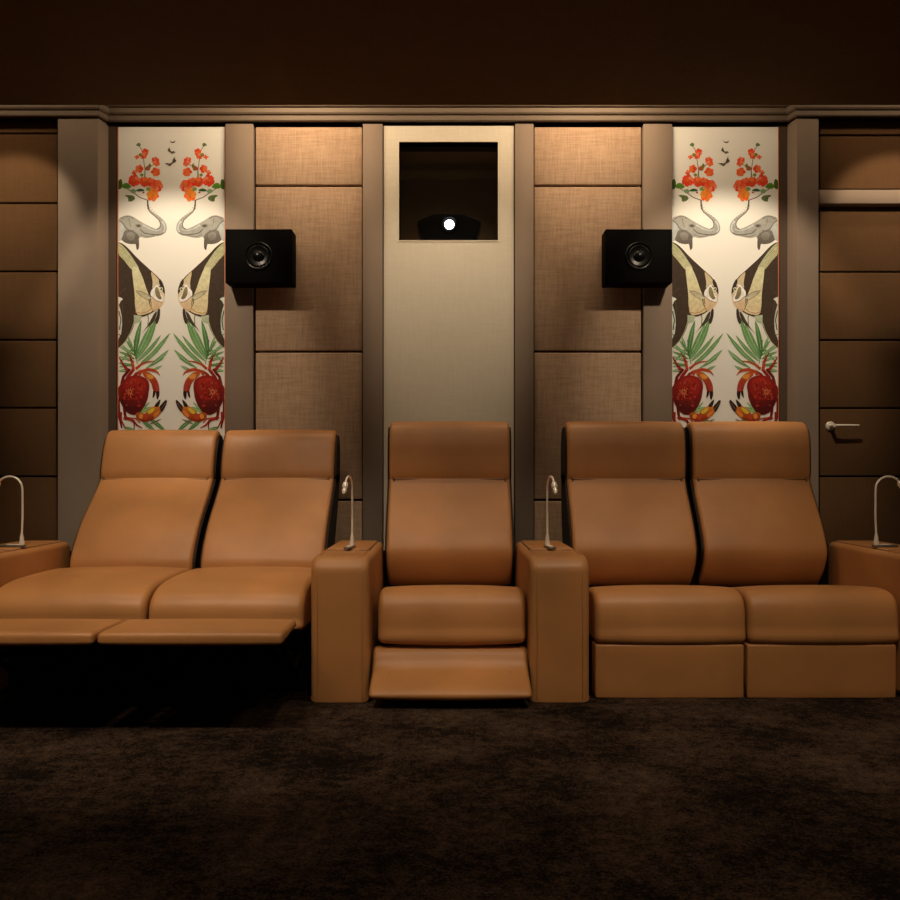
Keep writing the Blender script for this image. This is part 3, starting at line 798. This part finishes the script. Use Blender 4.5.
# --- reclined two-seat sofa
s1 = thing('recliner_sofa', 'reclined tan leather two-seat sofa with both footrests raised, nearest the padded panels', 'sofa', (-1.2, 3.55, 0), group='tan leather recliners')
for a, b in ((-1.668, -1.130), (-1.091, -.552)): add_back(s1, a, b, True)
for a, b in ((-1.712, -1.124), (-1.114, -.538)): add_seat(s1, a, b, True, 3.14)
arm(s1, -1.945, -1.715)
def raised_footrest(par, x0, x1):
    prof = round_poly([(2.655, .312), (2.655, .352), (2.905, .352), (2.905, .325)], [.012, .016, .01, .01], 5)
    f = MB().cushion(dense(prof, .04), x0, x1, .014, .003, 10, 4).build('footrest', L, par)
    for x in (x0 + .07, x1 - .07):
        MB().tube([(x, 2.76, .31), (x, 3.02, .20), (x, 3.38, .14)], .011, 8).build('hinge_arm', 'black', f)
        MB().tube([(x + .02, 2.86, .315), (x + .02, 3.12, .13), (x + .02, 3.40, .22)], .010, 8).build('hinge_arm', 'black', f)
raised_footrest(s1, -1.705, -1.112); raised_footrest(s1, -1.102, -.520)
for a, b in ((-1.722, -1.124), (-1.114, -.545)):
    mech(s1, a, b, 3.30, .262)
MB().prism([(2.88, .318), (2.88, .326), (3.20, .262), (3.20, .252)], -1.71, -.55, 'x').build('light_block_flap', 'black', s1)  # black sheet added to keep light off the floor under the seats
MB().box(-1.14, -1.10, 3.15, 3.80, .20, .30).build('under_frame', 'black', s1)  # black filler, stops light passing between the two seats

# --- single recliner with its two wide arms
s2 = thing('recliner_chair', 'single tan leather recliner with two wide armrests, its footrest slightly open', 'armchair', (.006, 3.55, 0), group='tan leather recliners')
add_back(s2, -.276, .281, False)
add_seat(s2, -.270, .292)
arm(s2, -.514, -.296); arm(s2, .300, .522)
prof = [(3.262, .180), (3.240, .188), (3.218, .172), (3.198, .135), (3.172, .112), (3.115, .092), (3.062, .070), (3.044, .054), (3.056, .040), (3.09, .044), (3.18, .074), (3.24, .110)]
f = MB().cushion(smooth_loop(prof, 5), -.290, .300, .018, .006, 12).build('footrest', L, s2)
for x in (-.22, .23): MB().tube([(x, 3.16, .10), (x, 3.28, .09), (x, 3.42, .12)], .012, 8).build('hinge_arm', 'black', f)
mech(s2, -.272, .285, 3.34, .205)

for par, a, b in ((s1, -1.714, -.515), (s2, -.295, .299), (s3, .523, 1.714)):
    MB().box(a, b, 3.84, 3.87, .004, .500).build('dark_gap_board', 'black', par)  # black board added so the gaps between backs and arms stay dark

# ---------------------------------------------------------------- reading lamps
def lamp(x, y, ang, label):
    """local frame: the clip bar and the hook reach along +x"""
    t = thing('reading_lamp', label, 'lamp', (x, y, .5492), ang, 'gooseneck reading lamps on the armrests', local=True)
    MB().rbox(-.014, .085, -.012, .012, 0, .010, .002, 2).build('base', 'darksteel', t)
    MB().rbox(-.006, .060, -.008, .008, .008, .013, .002, 2).build('base_plate', 'steel', t)
    MB().lathe([(.010, .010), (.0115, .020), (.008, .030), (.0085, .036), (.0045, .056), (.004, .06)], (0, 0, 0), (0, 0, 1), 16).build('ferrule', 'steel', t)
    c, R = (.052, .238), .052
    path = [(0, 0, .05), (-.003, 0, .12), (-.003, 0, .19)]
    for k in range(0, 13):
        a = PI - k / 12 * (PI * .78)
        path.append((c[0] - .002 + R * math.cos(a), 0, c[1] + R * .98 * math.sin(a)))
    MB().tube(path, .0042, 10).build('gooseneck', 'steel', t)
    e = Vector(path[-1]); d = (Vector(path[-1]) - Vector(path[-2])).normalized()
    d = (d + Vector((0, 0, -.45))).normalized()
    hd = MB().lathe([(.0036, -.004), (.005, .003), (.0095, .009), (.0115, .017), (.0118, .026), (.0095, .031), (.007, .033), (.007, .036), (.0095, .038), (.0098, .046), (.008, .050)], e, d, 20).build('lamp_head', 'steel', t)
    MB().lathe([(.0078, .048), (.0074, .054), (.005, .058), (0, .059)], e, d, 16).build('lens', 'led', hd)
    return t
lamp(-.392, 3.44, math.radians(-90 - 9), 'short gooseneck reading lamp on the left armrest of the single recliner')
lamp(.398, 3.44, math.radians(-90 + 9), 'short gooseneck reading lamp on the right armrest of the single recliner')
lamp(-1.744, 3.47, PI, 'gooseneck reading lamp on the armrest of the reclined sofa')
lamp(1.744, 3.47, 0, 'gooseneck reading lamp on the armrest of the upright sofa by the door')

# ---------------------------------------------------------------- light
def spot(x, y, z, tx, ty, tz, watts, size=100, blend=.6, col=(1, .80, .58), rad=.03):
    d = bpy.data.lights.new('downlight', 'SPOT'); d.energy = watts; d.spot_size = math.radians(size); d.spot_blend = blend
    d.color = col; d.shadow_soft_size = rad
    o = bpy.data.objects.new('downlight', d); COL.objects.link(o); o.location = (x, y, z)
    o.rotation_euler = (Vector((tx, ty, tz)) - Vector((x, y, z))).to_track_quat('-Z', 'Y').to_euler()
    return o
def area(x, y, z, sx, sy, watts, col=(1, .80, .58), rot=(0, 0, 0)):
    d = bpy.data.lights.new('area_light', 'AREA'); d.shape = 'RECTANGLE'; d.size = sx; d.size_y = sy; d.energy = watts; d.color = col
    o = bpy.data.objects.new('area_light', d); COL.objects.link(o); o.location = (x, y, z); o.rotation_euler = rot
    return o
W = (1, .80, .58)
# light strip hidden in the ceiling slot, washing the top of the wall and the crown
for x0_, x1_, pw in ((-2.9, -1.9, 1.6), (-1.70, -1.18, .8), (-1.0, -.48, 6.5), (-.3, .3, 2.2), (.48, 1.0, 6.5), (1.18, 1.70, .8), (1.9, 2.9, 1.6)):
    area((x0_ + x1_) / 2, 3.98, SLOT - .03, x1_ - x0_, .05, pw, (1, .74, .48), (math.radians(38), 0, 0))
# recessed lights in the low ceiling's edge, aimed at the wall: murals, linen columns, centre panel, outer bays
for x in (-1.36, 1.36): spot(x, 3.38, SOFFIT - .01, x * 1.05, 4.40, 1.62, 70, 64, .5, W, .03)
for x in (-.73, .73): spot(x, 3.50, SOFFIT - .01, x, 4.40, 2.30, 11, 46, 1, W, .04)
for x in (-.42, .42): spot(x, 3.58, SOFFIT - .01, x * .15, 4.40, 1.75, 18, 56, .9, W, .03)
for x, w in ((-2.22, 30), (2.28, 34)): spot(x, 3.64, SOFFIT - .01, x, 4.40, 2.12, w, 56, .40, W, .03)
# downlights in front of the seats, above the frame
for x, w in ((-1.65, 96), (-.85, 100), (0, 54), (.85, 52), (1.65, 54)):
    spot(x, 1.40, SOFFIT - .02, x, 3.24, .23, w, 50, .5, W, .10)
for x, w in ((-1.65, 28), (-.85, 31), (0, 16), (.85, 13), (1.65, 13)):
    spot(x, 2.95, SOFFIT - .02, x, 3.60, .6, w, 62, .8, W, .08)
# dim light over the carpet
for x, w in ((-1.9, 34), (.9, 56)):
    spot(x, 1.7, SOFFIT - .02, x, 2.0, 0, w, 110, 1, W, .1)
d = bpy.data.lights.new('niche_fill', 'POINT'); d.energy = .12; d.color = W; d.shadow_soft_size = .01  # fill light added out of sight behind the projector, brightens the niche
o = bpy.data.objects.new('niche_fill', d); COL.objects.link(o); o.location = (0, 4.965, 2.12)
# soft fill light added behind the camera, lifts the ceiling and seat fronts
area(0, -2.5, 1.4, 3.6, 1.6, 5, (1, .84, .66), (math.radians(90), 0, 0))

w = bpy.data.worlds.new('World'); bpy.context.scene.world = w; w.use_nodes = True
w.node_tree.nodes['Background'].inputs[0].default_value = (.9, .6, .4, 1)
w.node_tree.nodes['Background'].inputs[1].default_value = .05

# ---------------------------------------------------------------- camera
cam = bpy.data.cameras.new('camera'); co = bpy.data.objects.new('camera', cam); COL.objects.link(co)
cam.sensor_width = 36; cam.lens = F / 900 * 36
co.location = (0, 0, EYE); co.rotation_euler = (PI / 2, 0, 0)
cam.shift_x = 1 / 900; cam.shift_y = 24 / 900
bpy.context.scene.camera = co
sc = bpy.context.scene
sc.view_settings.view_transform = 'Standard'; sc.view_settings.look = 'None'; sc.view_settings.exposure = 0
for o in list(COL.objects):
    if '_org' in o: del o['_org']
